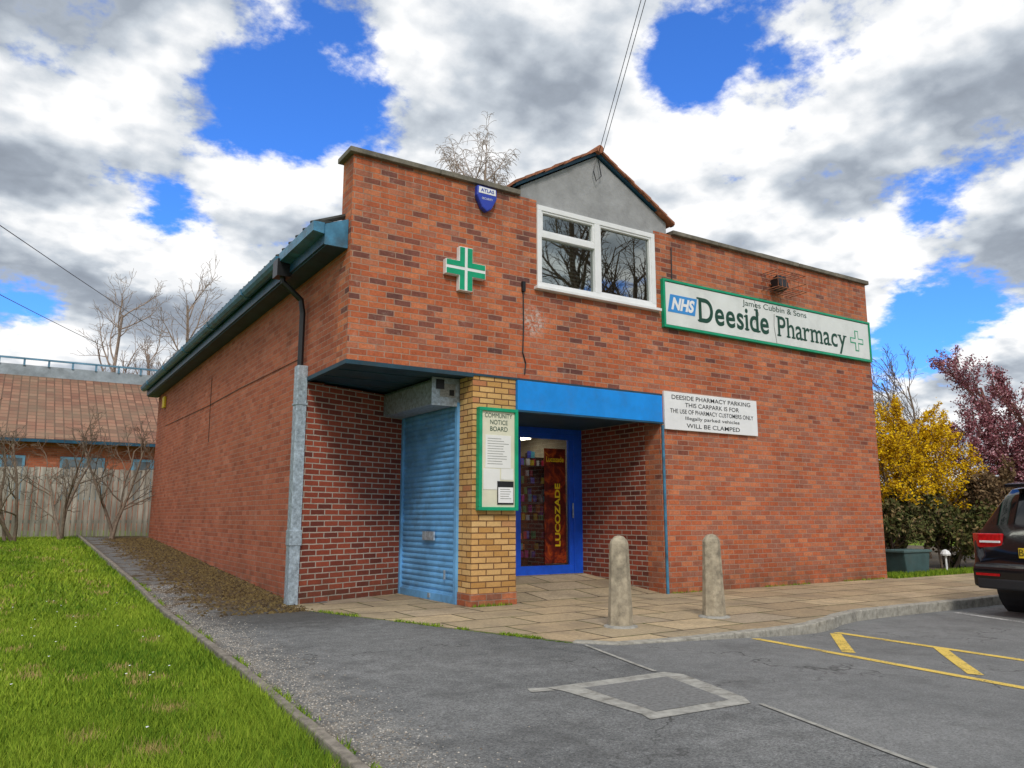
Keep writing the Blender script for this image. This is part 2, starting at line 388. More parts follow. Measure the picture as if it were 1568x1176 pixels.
def flat(name,polys,z,mat,parent=None):
    V=[];F=[]
    for p in polys:
        b=len(V)
        for x,y in p: V.append((x,y,float(gz(x,y))-.008+z))
        F.append(list(range(b,b+len(p))))
    return mobj(name,V,F,mat,parent)
uc=empty('utility_cover')
flat('concrete_surround',[[(3.16,3.52),(3.95,3.49),(4.04,3.62),(3.2,3.64)],[(3.18,4.38),(4.24,4.36),(4.18,4.50),(3.14,4.52)],[(3.2,3.64),(3.31,3.64),(3.35,4.38),(3.18,4.38)],[(3.90,3.623),(4.04,3.62),(4.24,4.36),(4.08,4.363)],[(2.98,4.46),(3.14,4.42),(3.14,4.52),(3.02,4.57)]],.004,M['patch'],uc)
flat('cover_lid',[[(3.31,3.64),(3.90,3.623),(4.08,4.363),(3.35,4.38)]],.005,M['cover'],uc)
sm=[(4.45,5.80),(4.22,4.9),(4.14,4.55)];sm2=[(3.98,3.44),(3.70,2.4),(3.42,1.2),(3.1,-.5)]
def strip(pts,w):
    out=[]
    for a,b in zip(pts,pts[1:]):
        d=Vector((b[0]-a[0],b[1]-a[1])).normalized(); n=Vector((-d.y,d.x))*w/2
        m_=max(1,int((Vector(b)-Vector(a)).length/.3))
        for i in range(m_):
            p=Vector(a).lerp(Vector(b),i/m_);q=Vector(a).lerp(Vector(b),(i+1)/m_)
            out.append([tuple(p+n),tuple(q+n),tuple(q-n),tuple(p-n)])
    return out
flat('road_seam',strip(sm,.035)+strip(sm2,.035),.006,M['patch'])
yl=strip([(6.24,5.42),(6.08,3.9),(5.90,2.2),(5.74,.5)],.11)+strip([(7.60,5.50),(7.52,3.9),(7.40,1.5)],.11)
for k in range(5):
    y0=5.45-k*1.12; yl+=strip([(7.52,y0),(6.31-(.08*k),y0-1.0)],.11)
flat('yellow_road_markings',yl,.004,M['yline'])
flat('white_bay_markings',strip([(10.50,5.8),(10.2,4.8),(9.8,2.0),(9.5,0)],.09)+strip([(13.2,5.8),(12.6,2)],.09),.004,M['wline'])

# ------------------------------------------------------------------ pharmacy building
XL,XR,YF,ZB,ZT=3.27,13.85,8.854,2.99,5.62
bd=empty('pharmacy_building')
Y2=YF+.35
w=B(); w.box(XL,6.04,YF,Y2,ZB,ZT); w.box(6.04,8.29,YF,Y2,ZB,4.30); w.box(8.29,XR,YF,Y2,ZB,ZT); w.make('front_wall_upper',M['brick_f'],bd)
B().box(8.302,XR,YF,Y2,-.4,ZB).make('front_wall_lower',M['brick_f'],bd)
sw=B(); sw.box(XL,XL+.3,10.50,23.44,-.4,4.68); sw.make('side_wall',M['brick_s'],bd)
sw=B(); sw.box(XL,XL+.3,Y2,10.50,ZB,4.68); sw.make('side_wall_bay',M['brick_s'],bd)
bw=B(); bw.prism([(XL+.3,-.4),(11.3,-.4),(11.3,4.6),(7.15,6.3),(XL+.3,4.6)],23.14,23.44,1); bw.box(11.3,XR,23.14,23.44,-.4,5.0); bw.box(XR-.3,XR,Y2,23.14,-.4,5.0)
bw.make('rear_walls',M['brick_s'],bd)
B().box(11.32,XR-.3,Y2,23.14,4.7,4.8).make('flat_roof',M['rooftile'],bd)
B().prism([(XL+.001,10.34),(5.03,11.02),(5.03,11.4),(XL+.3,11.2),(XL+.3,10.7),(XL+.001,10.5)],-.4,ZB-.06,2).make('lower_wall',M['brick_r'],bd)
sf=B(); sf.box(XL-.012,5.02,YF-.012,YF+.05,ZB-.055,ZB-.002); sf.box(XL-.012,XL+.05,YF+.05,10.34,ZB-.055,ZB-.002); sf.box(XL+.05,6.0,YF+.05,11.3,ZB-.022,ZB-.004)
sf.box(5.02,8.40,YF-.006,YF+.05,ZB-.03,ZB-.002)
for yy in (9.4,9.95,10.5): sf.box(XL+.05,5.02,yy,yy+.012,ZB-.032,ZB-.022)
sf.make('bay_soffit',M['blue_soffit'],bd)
B().box(5.02,5.69,YF+.012,9.22,-.3,ZB-.03).make('pillar',M['brick_y'],bd)
B().box(5.008,5.70,YF+.002,9.22,-.3,.16).make('pillar_plinth',M['brick_f'],bd)
cp=B()
def cop(x0,x1,y0,y1):
    n=max(1,round(max(x1-x0,.0)/1.1))
    for i in range(n):
        a=x0+(x1-x0)*i/n; b=x0+(x1-x0)*(i+1)/n; j=random.uniform(-.006,.006); cp.box(a+.004,b-.004,y0+j,y1,ZT,ZT+.07+j)
cop(XL-.07,5.74,YF-.06,Y2+.05); cop(8.66,XR+.06,YF-.06,Y2+.05)
cp.make('parapet_coping',M['coping'],bd,bevel=.008)
gx0,gx1,gxm=5.72,8.60,7.15
B().prism([(gx0+.05,ZT+.001),(6.04,ZT+.001),(6.04,5.56),(8.29,5.56),(8.29,ZT+.001),(gx1-.03,ZT+.001),(gx1-.03,5.80),(gxm,6.58),(gx0+.05,5.78)],YF+.005,YF+.3,1).make('gable_render',M['render'],bd)
def verge(xa,za,xb,zb,t0,t1,y0,y1,acc):
    acc.prism([(xa,za+t0),(xb,zb+t0),(xb,zb+t1),(xa,za+t1)],y0,y1,1)
gr=B(); verge(gx0-.06,5.74,gxm,6.60,.0,.05,YF-.05,YF+.03,gr); verge(gxm,6.60,gx1+.1,5.76,.0,.05,YF-.05,YF+.03,gr); gr.make('gable_bargeboard',M['blue_dark'],bd)
gt=B(); n=9
for i in range(n):
    for s_ in (-1,1):
        jz=random.uniform(-.008,.008)
        xa=gxm+s_*(i/n)*1.50; xb=gxm+s_*((i+1.12)/n)*1.50; za=6.655-(i/n)*.87+jz; zb=6.645-((i+1.12)/n)*.87+jz
        P=[(xa,za),(xb,zb),(xb,zb+.045),(xa,za+.025)]
        if s_<0: P=P[::-1]
        gt.prism(P,YF-.10+random.uniform(-.012,.012),YF+1.6,1)
gt.tube([(gxm,YF-.12,6.66),(gxm,YF+1.7,6.66)],.065,10)
gt.make('gable_tiles',M['terra'],bd)
rf=B(); rf.prism([(2.92,4.64),(gxm,6.38),(gxm,6.46),(2.88,4.69)],9.22,23.62,1); rf.prism([(gxm,6.38),(11.4,4.64),(11.4,4.71),(gxm,6.46)],9.22,23.62,1)
rf.box(2.90,3.26,8.98,9.22,4.68,4.72)
y=8.98
while y<23.6:
    rf.tube([(2.845,y+.12,4.69),(3.3,y+.12,4.88)],.035,6); y+=.30
rf.make('tiled_roof',M['rooftile'],bd)
gt=B()
def prof_y(poly,y0,y1): gt.prism(poly,y0,y1,1)
prof_y([(2.80,4.66),(2.815,4.60),(2.85,4.56),(2.90,4.545),(2.95,4.56),(2.965,4.66),(2.95,4.66),(2.81,4.67)],10.5,23.62)
prof_y([(2.83,4.68),(2.83,4.56),(2.97,4.54),(2.97,4.68)],8.96,10.42)
for yy in (12.4,14.9,17.4,19.9,22.4): prof_y([(2.79,4.67),(2.80,4.58),(2.90,4.53),(2.968,4.55),(2.968,4.67)],yy,yy+.1)
gt.make('gutter',M['blue_gut'],bd)
fa=B(); fa.box(2.972,3.0,8.96,23.6,4.42,4.64); fa.make('eaves_fascia',M['blue_dark'],bd)
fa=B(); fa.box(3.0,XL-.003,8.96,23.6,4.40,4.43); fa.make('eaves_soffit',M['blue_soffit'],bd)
fa=B(); fa.prism([(2.972,4.40),(3.265,4.40),(3.265,4.78),(2.972,4.66)],8.94,8.96,1); fa.make('eaves_end_board',M['blue_gut'],bd)
dp=B(); dp.box(2.80,2.99,10.36,10.58,4.36,4.60); dp.tube([(2.90,10.47,4.4),(2.92,10.47,4.30),(3.17,10.44,4.08),(3.20,10.44,3.9),(3.20,10.44,3.1)],.042,8); dp.make('downpipe',M['black'],bd)
dg=B(); dg.box(3.13,XL-.002,10.30,10.46,-.05,3.14); dg.box(3.12,3.28,10.29,10.47,.75,.95); dg.box(3.12,3.28,10.29,10.47,2.6,2.63); dg.make('downpipe_guard',M['galv'],bd,bevel=.006)
B().box(3.20,XL-.002,22.1,22.35,3.95,4.25).make('side_alarm_box',M['yellowp'],bd,bevel=.02)
cb=B(); cb.tube([(3.262,16.5,3.9),(3.262,16.5,3.35),(3.262,16.45,2.6)],.006,5); cb.tube([(3.262,10.6,3.3),(3.262,14,3.35),(3.262,16.5,3.35),(3.262,22,3.45)],.005,5); cb.make('side_cables',M['dark'],bd)

# roller shutter
sh=B(); ys0,ys1=9.24,11.0; N_=33; pts=[]
for i in range(N_*4+1):
    z=.06+(2.62-.06)*i/(N_*4); x=5.03-.018*abs(math.sin(math.pi*i/4)); pts.append((x,z))
for x,z in pts: sh.V.append((x,ys0,z)); sh.V.append((x,ys1,z))
for i in range(len(pts)-1): sh.F.append([2*i,2*i+1,2*i+3,2*i+2])
sh.make('roller_shutter',M['shutter'],bd)
sh=B(); sh.box(4.985,5.045,9.215,9.29,0,2.64); sh.box(4.985,5.045,10.95,11.03,0,2.64); sh.box(4.99,5.04,9.29,10.95,0.0,.10); sh.make('shutter_guides',M['shutter'],bd,bevel=.004)
sh=B(); sh.box(4.975,5.0,9.85,10.2,.80,.92); sh.box(4.97,4.985,9.5,9.53,.3,.42); sh.box(4.98,4.99,9.95,10.02,.03,.09); sh.make('shutter_lock',M['galv'],bd)
sh=B(); sh.prism([(4.62,2.60),(4.62,2.90),(4.66,2.95),(5.06,2.95),(5.06,2.64),(4.98,2.60)],9.24,11.32,1); sh.box(4.60,5.018,9.225,9.24,2.58,2.96); sh.make('shutter_housing',M['galv'],bd,bevel=.005)
tg=B(); tg.box(4.72,4.95,9.218,9.2248,2.70,2.88); tg.make('housing_stickers',M['paperg'],bd)
tg=B(); tg.box(4.66,4.78,9.214,9.2178,2.80,2.93); tg.box(4.86,4.93,9.214,9.2178,2.72,2.80); tg.make('housing_stickers_dark',M['black'],bd)

# entrance recess
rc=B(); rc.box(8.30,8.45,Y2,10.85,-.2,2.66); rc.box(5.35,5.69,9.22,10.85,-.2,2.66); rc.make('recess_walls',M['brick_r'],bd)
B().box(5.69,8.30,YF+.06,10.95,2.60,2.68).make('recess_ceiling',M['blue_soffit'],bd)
fs=B(); fs.box(5.695,8.335,YF-.035,YF+.05,2.545,2.955); fs.make('shop_fascia',M['blue_fascia'],bd,bevel=.006)
B().box(5.69,8.34,YF-.045,YF+.05,2.52,2.545).make('fascia_trim',M['blue_dark'],bd)
B().tube([(8.33,YF-.03,0),(8.33,YF-.03,2.5)],.022,8).make('entrance_conduit',M['blue_gut'],bd)
yd=10.82
df=B(); df.box(5.69,8.30,yd,yd+.1,2.50,2.60); df.box(8.12,8.298,yd,yd+.1,.15,2.50); df.box(6.86,6.98,yd,yd+.1,.15,2.50); df.box(5.69,5.80,yd,yd+.1,.15,2.50); df.box(5.80,6.86,yd,yd+.1,.15,.40)
df.make('door_frame',M['blue_door'],bd,bevel=.006)
dl=B(); dl.box(6.98,8.12,yd+.012,yd+.07,.17,.33); dl.box(6.98,8.12,yd+.012,yd+.07,2.42,2.50); dl.box(6.98,7.05,yd+.012,yd+.07,.33,2.42); dl.box(8.03,8.12,yd+.012,yd+.07,.33,2.42); dl.make('shop_door',M['blue_door'],bd,bevel=.006)
gl=B(); gl.box(7.05,8.03,yd+.04,yd+.046,.33,2.42); gl.box(5.80,6.86,yd+.04,yd+.046,.40,2.50); gl.make('door_glass',M['glass2'],bd)
B().box(7.53,7.97,yd+.030,yd+.034,.36,2.26).make('door_poster',M['poster'],bd)
t=text('LUCOZADE',-.52,.52,0,.11,M['tyellow'],0,bd,'poster_text',bold=.03); t.rotation_euler=(R(90),R(-90),0); t.location=(7.80,yd+.026,1.15)
text('Lucozade',7.57,7.93,2.08,.09,M['tyellow'],yd+.026,bd,'poster_heading',bold=.02)
B().tube([(8.07,yd-.04,1.1),(8.07,yd-.04,1.35)],.012,8).make('door_handle',M['galv'],bd)
it=B(); it.box(5.4,5.5,10.95,14,0,2.7); it.box(8.6,8.7,10.95,14,0,2.7); it.box(5.4,8.7,13.9,14,0,2.7); it.box(5.4,8.7,10.95,14,2.62,2.68); it.box(5.4,8.7,10.93,14,0,.19); it.make('interior',M['lcol'],bd)
rk=B(); rk.box(7.1,7.95,11.42,11.45,.25,2.15); rk.box(7.08,7.12,11.2,11.45,.2,2.2)
for i in range(6): rk.box(7.1,7.95,11.22,11.42,.42+.31*i,.435+.31*i)
rk.make('display_rack',M['dark'],bd)
random.seed(5)
cols=[(.65,.03,.10),(.03,.45,.15),(.08,.12,.65),(.75,.75,.75),(.75,.55,.05),(.04,.04,.04),(.55,.03,.35),(.1,.5,.6),(.8,.25,.05)]
for ci,cc in enumerate(cols):
    pb=B()
    for i in range(10):
        x=random.uniform(7.12,7.85); z=.445+.31*random.randint(0,5)+random.choice([0,.0,.13]); yy=11.23+random.uniform(0,.08); pb.box(x,x+random.uniform(.04,.08),yy,yy+.03,z,z+random.uniform(.08,.13))
    pb.make('packets_%d'%ci,paint('packet_%d'%ci,cc,.4,.2,9),bd)
mt,nt,bs=newmat('strip_light'); bs.inputs['Emission Color'].default_value=(1,.93,.7,1); bs.inputs['Emission Strength'].default_value=9
lt=B(); lt.box(7.5,8.3,12.4,12.65,2.58,2.615); lt.box(6.6,8.0,11.05,11.12,2.59,2.615); lt.make('strip_light',mt,bd)

# upstairs window
WX0,WX1,WZ0,WZ1,wm=6.04,8.29,4.33,5.555,7.13
wf=B(); f=.075; y0,y1=YF-.025,YF+.06
wf.box(WX0,WX1,y0,y1,WZ1-f,WZ1); wf.box(WX0,WX1,y0,y1,WZ0,WZ0+f); wf.box(WX0,WX0+f,y0,y1,WZ0+f,WZ1-f); wf.box(WX1-f,WX1,y0,y1,WZ0+f,WZ1-f); wf.box(wm-.05,wm+.05,y0,y1,WZ0+f,WZ1-f)
wf.box(WX0+f,wm-.05,y0+.004,y1,5.08,5.16)
def sash(x0,x1,z0,z1,t=.045):
    wf.box(x0,x1,y0+.015,y1,z1-t,z1); wf.box(x0,x1,y0+.015,y1,z0,z0+t); wf.box(x0,x0+t,y0+.015,y1,z0+t,z1-t); wf.box(x1-t,x1,y0+.015,y1,z0+t,z1-t)
sash(WX0+f,wm-.05,5.16,WZ1-f,.03); sash(wm+.05,WX1-f,WZ0+f,WZ1-f,.03)
wf.box(WX0-.05,WX1+.05,YF-.09,y1,WZ0-.045,WZ0-.001)
wf.make('upstairs_window_frame',M['white'],bd,bevel=.005)
B().box(WX0+.02,WX1-.02,YF+.035,YF+.04,WZ0+.02,WZ1-.02).make('upstairs_window_glass',M['glass'],bd)
bl=B(); z=WZ0+.08
while z<5.08: 
    bl.prism([(YF+.10,z),(YF+.13,z+.030),(YF+.13,z+.032),(YF+.10,z+.002)],WX0+.1,wm-.05,0)
    if z<5.0: bl.prism([(YF+.10,z),(YF+.13,z+.030),(YF+.13,z+.032),(YF+.10,z+.002)],wm+.05,WX1-.1,0)
    z+=.055
bl.make('window_blinds',M['blind'],bd)
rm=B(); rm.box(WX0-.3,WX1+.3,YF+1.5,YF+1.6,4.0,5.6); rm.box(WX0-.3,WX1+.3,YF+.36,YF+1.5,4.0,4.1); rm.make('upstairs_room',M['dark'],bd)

cb=B(); cb.tube([(5.80,YF-.012,4.25),(5.805,YF-.012,3.7),(5.79,YF-.012,3.35),(5.84,YF-.012,3.2),(5.82,YF-.012,3.05)],.010,5); cb.box(5.775,5.825,YF-.04,YF,4.22,4.36)
cb.tube([(7.1,YF-.06,6.5),(7.05,YF-.06,6.3),(7.1,YF-.06,6.15),(7.2,YF-.06,6.25),(7.15,YF-.06,6.5)],.008,5)
cb.tube([(8.65,YF-.02,5.4),(8.64,YF-.02,4.86)],.01,5)
cb.make('front_cables',M['black'],bd)

# ------------------------------------------------------------------ signs
ps=empty('pharmacy_sign'); sx0,sx1,sz0,sz1=8.40,13.80,4.05,4.84
B().box(sx0+.05,sx1-.05,YF-.06,YF-.01,sz0+.05,sz1-.05).make('panel',M['signw'],ps)
fr=B(); fr.box(sx0,sx1,YF-.075,YF-.005,sz1-.04,sz1); fr.box(sx0,sx1,YF-.075,YF-.005,sz0,sz0+.04); fr.box(sx0,sx0+.04,YF-.075,YF-.005,sz0+.04,sz1-.04); fr.box(sx1-.04,sx1,YF-.075,YF-.005,sz0+.04,sz1-.04); fr.make('frame',M['green'],ps,bevel=.004)
B().prism([(8.49,4.31),(9.08,4.31),(9.14,4.60),(8.55,4.60)],YF-.064,YF-.0602,1).make('logo_panel',M['nhsblue'],ps)
text('NHS',8.56,9.08,4.455,.21,M['white'],YF-.067,ps,'logo_text',bold=.045,shear=.3)
serif_text('Deeside',9.17,10.86,4.24,.40,M['dgreen'],YF-.063,ps,'name_text',.018)
serif_text('Pharmacy',11.10,13.02,4.24,.36,M['dgreen'],YF-.063,ps,'trade_text',.010)
text('James Cubbin & Sons',10.22,11.90,4.70,.13,M['dgreen'],YF-.063,ps,'owner_text')
cx,cz=13.36,4.42
def crossp(acc,cx,cz,r,t,y0,y1):
    P=[(-t,-r),(t,-r),(t,-t),(r,-t),(r,t),(t,t),(t,r),(-t,r),(-t,t),(-r,t),(-r,-t),(-t,-t)]
    acc.prism([(cx+a,cz+b) for a,b in P],y0,y1,1)
a=B(); crossp(a,cx,cz,.20,.055,YF-.063,YF-.0602); a.make('cross_outline',M['green'],ps)
a=B(); crossp(a,cx,cz,.178,.033,YF-.066,YF-.0633); a.make('cross_inner',M['signw'],ps)
pk=B(); pk.tube([(10.50,YF-.062,4.40),(10.62,YF-.062,4.55),(10.52,YF-.062,4.78)],.004,4); pk.tube([(11.05,YF-.062,4.1),(11.0,YF-.062,4.4),(11.02,YF-.062,4.62)],.004,4); pk.make('panel_cracks',M['dark'],ps)

pk=empty('parking_sign'); B().box(8.37,10.46,YF-.045,YF-.003,2.445,3.035).make('board',M['white'],pk,bevel=.004)
for i,(tx,a,b_) in enumerate([('DEESIDE PHARMACY PARKING',8.52,10.30),('THIS CARPARK IS FOR',8.80,10.02),('THE USE OF PHARMACY CUSTOMERS ONLY',8.48,10.36),('Illegally parked vehicles',8.80,10.02),('WILL BE CLAMPED',8.82,10.02)]):
    text(tx,a,b_,2.955-i*.108,.068,M['black'],YF-.048,pk,'line_%d'%(i+1),bold=.004)

cs=empty('pharmacy_cross_sign'); cx,cz=4.845,4.36
c1=B(); crossp(c1,cx,cz,.30,.10,YF-.09,YF-.005); c1.make('cross_body',M['white'],cs,bevel=.004)
c1=B()
for sx,sz in ((0,1),(0,-1),(1,0),(-1,0)):
    for s_ in (-1,1):
        if sx==0: a=sorted([s_*.022,s_*.094]); z_=sorted([sz*.022,sz*.290]); c1.box(cx+a[0],cx+a[1],YF-.095,YF-.0902,cz+z_[0],cz+z_[1])
        else: a=sorted([sx*.0945,sx*.290]); z_=sorted([s_*.022,s_*.094]); c1.box(cx+a[0],cx+a[1],YF-.095,YF-.0902,cz+z_[0],cz+z_[1])
c1.make('cross_face',M['green'],cs)

al=empty('burglar_alarm_box')
B().prism([(5.01,5.59),(5.32,5.58),(5.325,5.44),(5.24,5.28),(5.165,5.23),(5.09,5.28),(5.005,5.45)],YF-.09,YF-.002,1).make('case',M['alarm'],al,bevel=.02)
B().prism([(5.035,5.572),(5.295,5.566),(5.30,5.48),(5.03,5.48)],YF-.094,YF-.0905,1).make('label',M['white'],al)
text('ATLAS',5.06,5.27,5.526,.05,M['alarm'],YF-.097,al,'label_text',bold=.02); text('SECURITY',5.08,5.25,5.41,.03,M['white'],YF-.094,al,'sub_text')

fl=empty('floodlight')
g=B()
x0,x1,y0,y1,z0,z1=10.80,11.55,YF-.36,YF-.02,5.02,5.32
for zz in (z0,(z0+z1)/2,z1):
    g.tube([(x0,YF,zz),(x0,y0,zz),(x1,y0,zz),(x1,YF,zz)],.008,4)
for i in range(8):
    xx=x0+(x1-x0)*i/7; g.tube([(xx,YF,z1),(xx,y0,z1),(xx,y0,z0),(xx,YF,z0)],.007,4)
g.make('wire_guard',M['terra'],fl)
g=B(); g.prism([(YF-.26,5.08),(YF-.10,5.02),(YF-.04,5.22),(YF-.20,5.30)],10.98,11.22,0); g.box(11.06,11.12,YF-.1,YF,5.1,5.16); g.make('lamp_body',M['black'],fl,bevel=.01)

nb=empty('notice_board'); x0,x1,z0,z1=5.075,5.675,1.20,2.54; yb=YF-.05
fr=B(); f=.045; fr.box(x0,x1,yb-.03,YF+.01,z1-f,z1); fr.box(x0,x1,yb-.03,YF+.01,z0,z0+f); fr.box(x0,x0+f,yb-.03,YF+.01,z0+f,z1-f); fr.box(x1-f,x1,yb-.03,YF+.01,z0+f,z1-f); fr.make('frame',M['green'],nb,bevel=.005)
B().box(x0+f,x1-f,yb,YF+.01,z0+f,z1-f).make('backing',M['cream'],nb)
for i,tx in enumerate(['COMMUNITY','NOTICE','BOARD']): text(tx,5.17 if i==0 else 5.25,5.59 if i==0 else 5.52,2.44-.088*i,.06,M['dgreen'],yb-.004,nb,'heading_%d'%(i+1))
pp=B(); 
for (a,b_,c_,d_) in [(5.18,5.57,1.75,2.18),(5.15,5.40,1.47,1.74),(5.42,5.61,1.60,1.745)]: pp.box(a,b_,yb-.005,yb-.0008,c_,d_)
pp.make('papers',M['paper'],nb)
pp=B(); pp.box(5.36,5.61,yb-.012,yb-.006,1.28,1.58); pp.make('black_notice',M['black'],nb); B().box(5.37,5.60,yb-.016,yb-.0125,1.30,1.50).make('notice_sheet',M['white'],nb)
tl=B()
for i in range(11):
    tl.box(5.21,5.21+random.uniform(.2,.33),yb-.0065,yb-.0055,2.13-i*.033,2.138-i*.033)
for i in range(5): tl.box(5.40,5.40+random.uniform(.1,.17),yb-.0175,yb-.0165,1.47-i*.03,1.478-i*.03)
tl.make('print_lines',M['paperg'],nb)

# ------------------------------------------------------------------ bollards
for i,(bx,by) in enumerate([(5.46,6.50),(6.88,6.55)]):
    e=empty('concrete_bollard' if i==0 else 'concrete_bollard.001')
    B().lathe(bx,by,[(.138,-.05),(.132,.05),(.118,.35),(.105,.70),(.100,.84),(.090,.87),(.052,.915),(.01,.925)],8).make('post',M['conc'],e,bevel=.004)
    B().lathe(bx,by,[(.19,-.02),(.175,.012),(.14,.02)],14).make('base_mortar',M['patch'],e)

# ------------------------------------------------------------------ lawn blades, stones, moss
rng=np.random.default_rng(4)
def attr_mat(name,c1,c2,c3=None,rough=.8):
    mt,nt,bs=newmat(name); at=nt.n('ShaderNodeAttribute',attribute_name='rnd'); f=at.outputs['Fac']
    st=[(0,c1),(1,c2)] if c3 is None else [(0,c1),(.72,c2),(.86,c3),(1,c3)]
    setin(nt,bs,'Base Color',nt.ramp(f,st)); setin(nt,bs,'Roughness',rough); setin(nt,bs,'Specular IOR Level',.15); return mt
def tri_mesh(name,V,nv,mat,rnd,parent=None):
    n=len(V)//nv; me=bpy.data.meshes.new(name); me.vertices.add(len(V)); me.vertices.foreach_set('co',V.astype(np.float32).ravel())
    me.loops.add(n*nv); me.loops.foreach_set('vertex_index',np.arange(n*nv,dtype=np.int32)); me.polygons.add(n)
    me.polygons.foreach_set('loop_start',np.arange(0,n*nv,nv,dtype=np.int32)); me.polygons.foreach_set('loop_total',np.full(n,nv,dtype=np.int32))
    me.update(calc_edges=True); a=me.attributes.new('rnd','FLOAT','FACE'); a.data.foreach_set('value',rnd.astype(np.float32)); me.materials.append(mat)
    o=bpy.data.objects.new(name,me); COL.objects.link(o)
    if parent: o.parent=parent
    return o
def patchy(X,Y):
    return np.sin(X*1.7+1.3*np.sin(Y*.9))*np.sin(Y*1.3+1.7*np.sin(X*1.1+.5))+.5*np.sin(X*5.1+2*np.sin(Y*3.3))*np.sin(Y*4.3+X)
DC=np.stack([rng.uniform(-4,1.4,260),rng.uniform(1.5,22,260)],1); DR=rng.uniform(.03,.12,260)
def deadf(X,Y):
    d=np.zeros(len(X))
    for (cx_,cy_),r_ in zip(DC,DR):
        q=((X-cx_)/r_)**2+((Y-cy_)/(r_*1.5))**2; d=np.maximum(d,np.exp(-q*1.2))
    return d
def blades(n,xr,yr,h0,h1,w,power=1.0):
    u=rng.random(n)**power; Y=yr[0]+(yr[1]-yr[0])*u; X=xr[0]+(xr[1]-xr[0])*rng.random(n)
    ex=edgex(Y)-.055
    k=(X>-.20*Y-1.0)&(X<ex); X=X[k];Y=Y[k];ex=ex[k];n=len(X)
    cl=patchy(X,Y); near=X>ex-.16; dead=deadf(X,Y)
    h=(h0+(h1-h0)*rng.random(n))*(1+.3*cl); h=np.where(near,h*1.45,h)*(1-.35*dead)
    ang=rng.random(n)*6.283; dx=np.cos(ang)*w;dy=np.sin(ang)*w; lean=rng.normal(0,.6,(n,2))*h[:,None]
    z=gz(X,Y)-.028
    b0=np.stack([X-dx,Y-dy,z],1);b1=np.stack([X+dx,Y+dy,z],1);tp=np.stack([X+lean[:,0],Y+lean[:,1],z+h+.02],1)
    V=np.stack([b0,b1,tp],1).reshape(-1,3)
    stripe=.10*np.sin(X*3.4+.25*Y)
    r=np.clip(.42+.13*cl+stripe-.10*near+rng.normal(0,.16,n),0,.74); r=np.where(rng.random(n)<dead*.75,rng.uniform(.84,1,n),r)
    return V,r
Vs=[];rs=[]
for args in [(150000,(-2.5,1.6),(1.2,5.5),.018,.045,.0035,1.0),(110000,(-4,1.7),(5.0,11),.02,.045,.006,1.2),(60000,(-6,1.75),(10,24),.02,.045,.012,1.2)]:
    v,r=blades(*args); Vs.append(v);rs.append(r)
M['blade']=attr_mat('grass_blade',(.055,.14,.008),(.32,.43,.035),(.44,.33,.13))
tri_mesh('grass',np.concatenate(Vs),3,M['blade'],np.concatenate(rs))
n=90; X=rng.uniform(-1.5,1.3,n);Y=rng.uniform(2.5,12,n); db=B()
for x,y in zip(X,Y):
    z=float(gz(x,y))+.04; r=.010; p=len(db.V)
    for j in range(6): db.V.append((x+r*math.cos(j*1.047),y+r*math.sin(j*1.047),z+.004*(j%2)))
    db.F.append(list(range(p,p+6)))
db.make('daisies',M['white'])
def lumps(name,X,Y,s,mat,flat_=.6):
    n=len(X); tet=np.array([[1,0,0],[-.5,.87,0],[-.5,-.87,0],[0,0,1.0]])
    fs=[[0,1,3],[1,2,3],[2,0,3]]; V=[]
    a=rng.random(n)*6.28; c_,s_=np.cos(a),np.sin(a); z=gz(X,Y)-.010
    P=[]
    for t in tet:
        x=(t[0]*c_-t[1]*s_)*s; y=(t[0]*s_+t[1]*c_)*s; P.append(np.stack([X+x,Y+y,z+t[2]*s*flat_],1))
    for f in fs: V.append(np.stack([P[f[0]],P[f[1]],P[f[2]]],1))
    V=np.stack(V,1).reshape(-1,3); r=np.repeat(rng.random(n),3)
    return tri_mesh(name,V,3,mat,r)
n=12000; Y=rng.uniform(1.8,13,n); X=edgex(Y)+.03+np.abs(rng.normal(0,.25,n)); k=rng.random(n)<.75; lumps('loose_gravel',X[k],Y[k],rng.uniform(.004,.012,k.sum()),attr_mat('gravel_stone',(.16,.12,.08),(.60,.55,.48)))
n=15000; X=rng.uniform(1.95,3.26,n); Y=rng.uniform(9.6,23,n); k=rng.random(n)<((X-1.85)/1.3)**1.5; lumps('path_moss',X[k],Y[k],rng.uniform(.01,.04,k.sum()),attr_mat('moss',(.05,.032,.018),(.17,.12,.045)),.7)
def weed(X,Y,h,wd):
    n=len(X); ang=rng.random(n)*6.28; z=gz(X,Y)*(X<3.0)-.005
    return np.stack([np.stack([X-np.cos(ang)*wd,Y-np.sin(ang)*wd,z],1),np.stack([X+np.cos(ang)*wd,Y+np.sin(ang)*wd,z],1),np.stack([X+rng.normal(0,.015,n),Y+rng.normal(0,.015,n),z+h],1)],1).reshape(-1,3)
VV=[]
X=rng.uniform(8.4,13.8,900); VV.append(weed(X,YF-.02-abs(rng.normal(0,.02,900)),rng.uniform(.01,.05,900)*(np.sin(X*3)>-.2),.006))
t_=rng.random(900); X=3.22+(3.98-3.22)*t_; Y=9.6+(7.3-9.6)*t_; VV.append(weed(X+rng.normal(0,.02,900),Y,rng.uniform(.01,.04,900)*(np.sin(Y*5)>-.1),.006))
t_=rng.random(900); X=3.98+(4.42-3.98)*t_; Y=7.3+(5.95-7.3)*t_; VV.append(weed(X+rng.normal(0,.02,900),Y,rng.uniform(.01,.035,900)*(np.sin(Y*7)>0),.006))
X=rng.uniform(5.02,5.6,160); VV.append(weed(X,8.82+0*X,rng.uniform(.02,.06,160),.006))
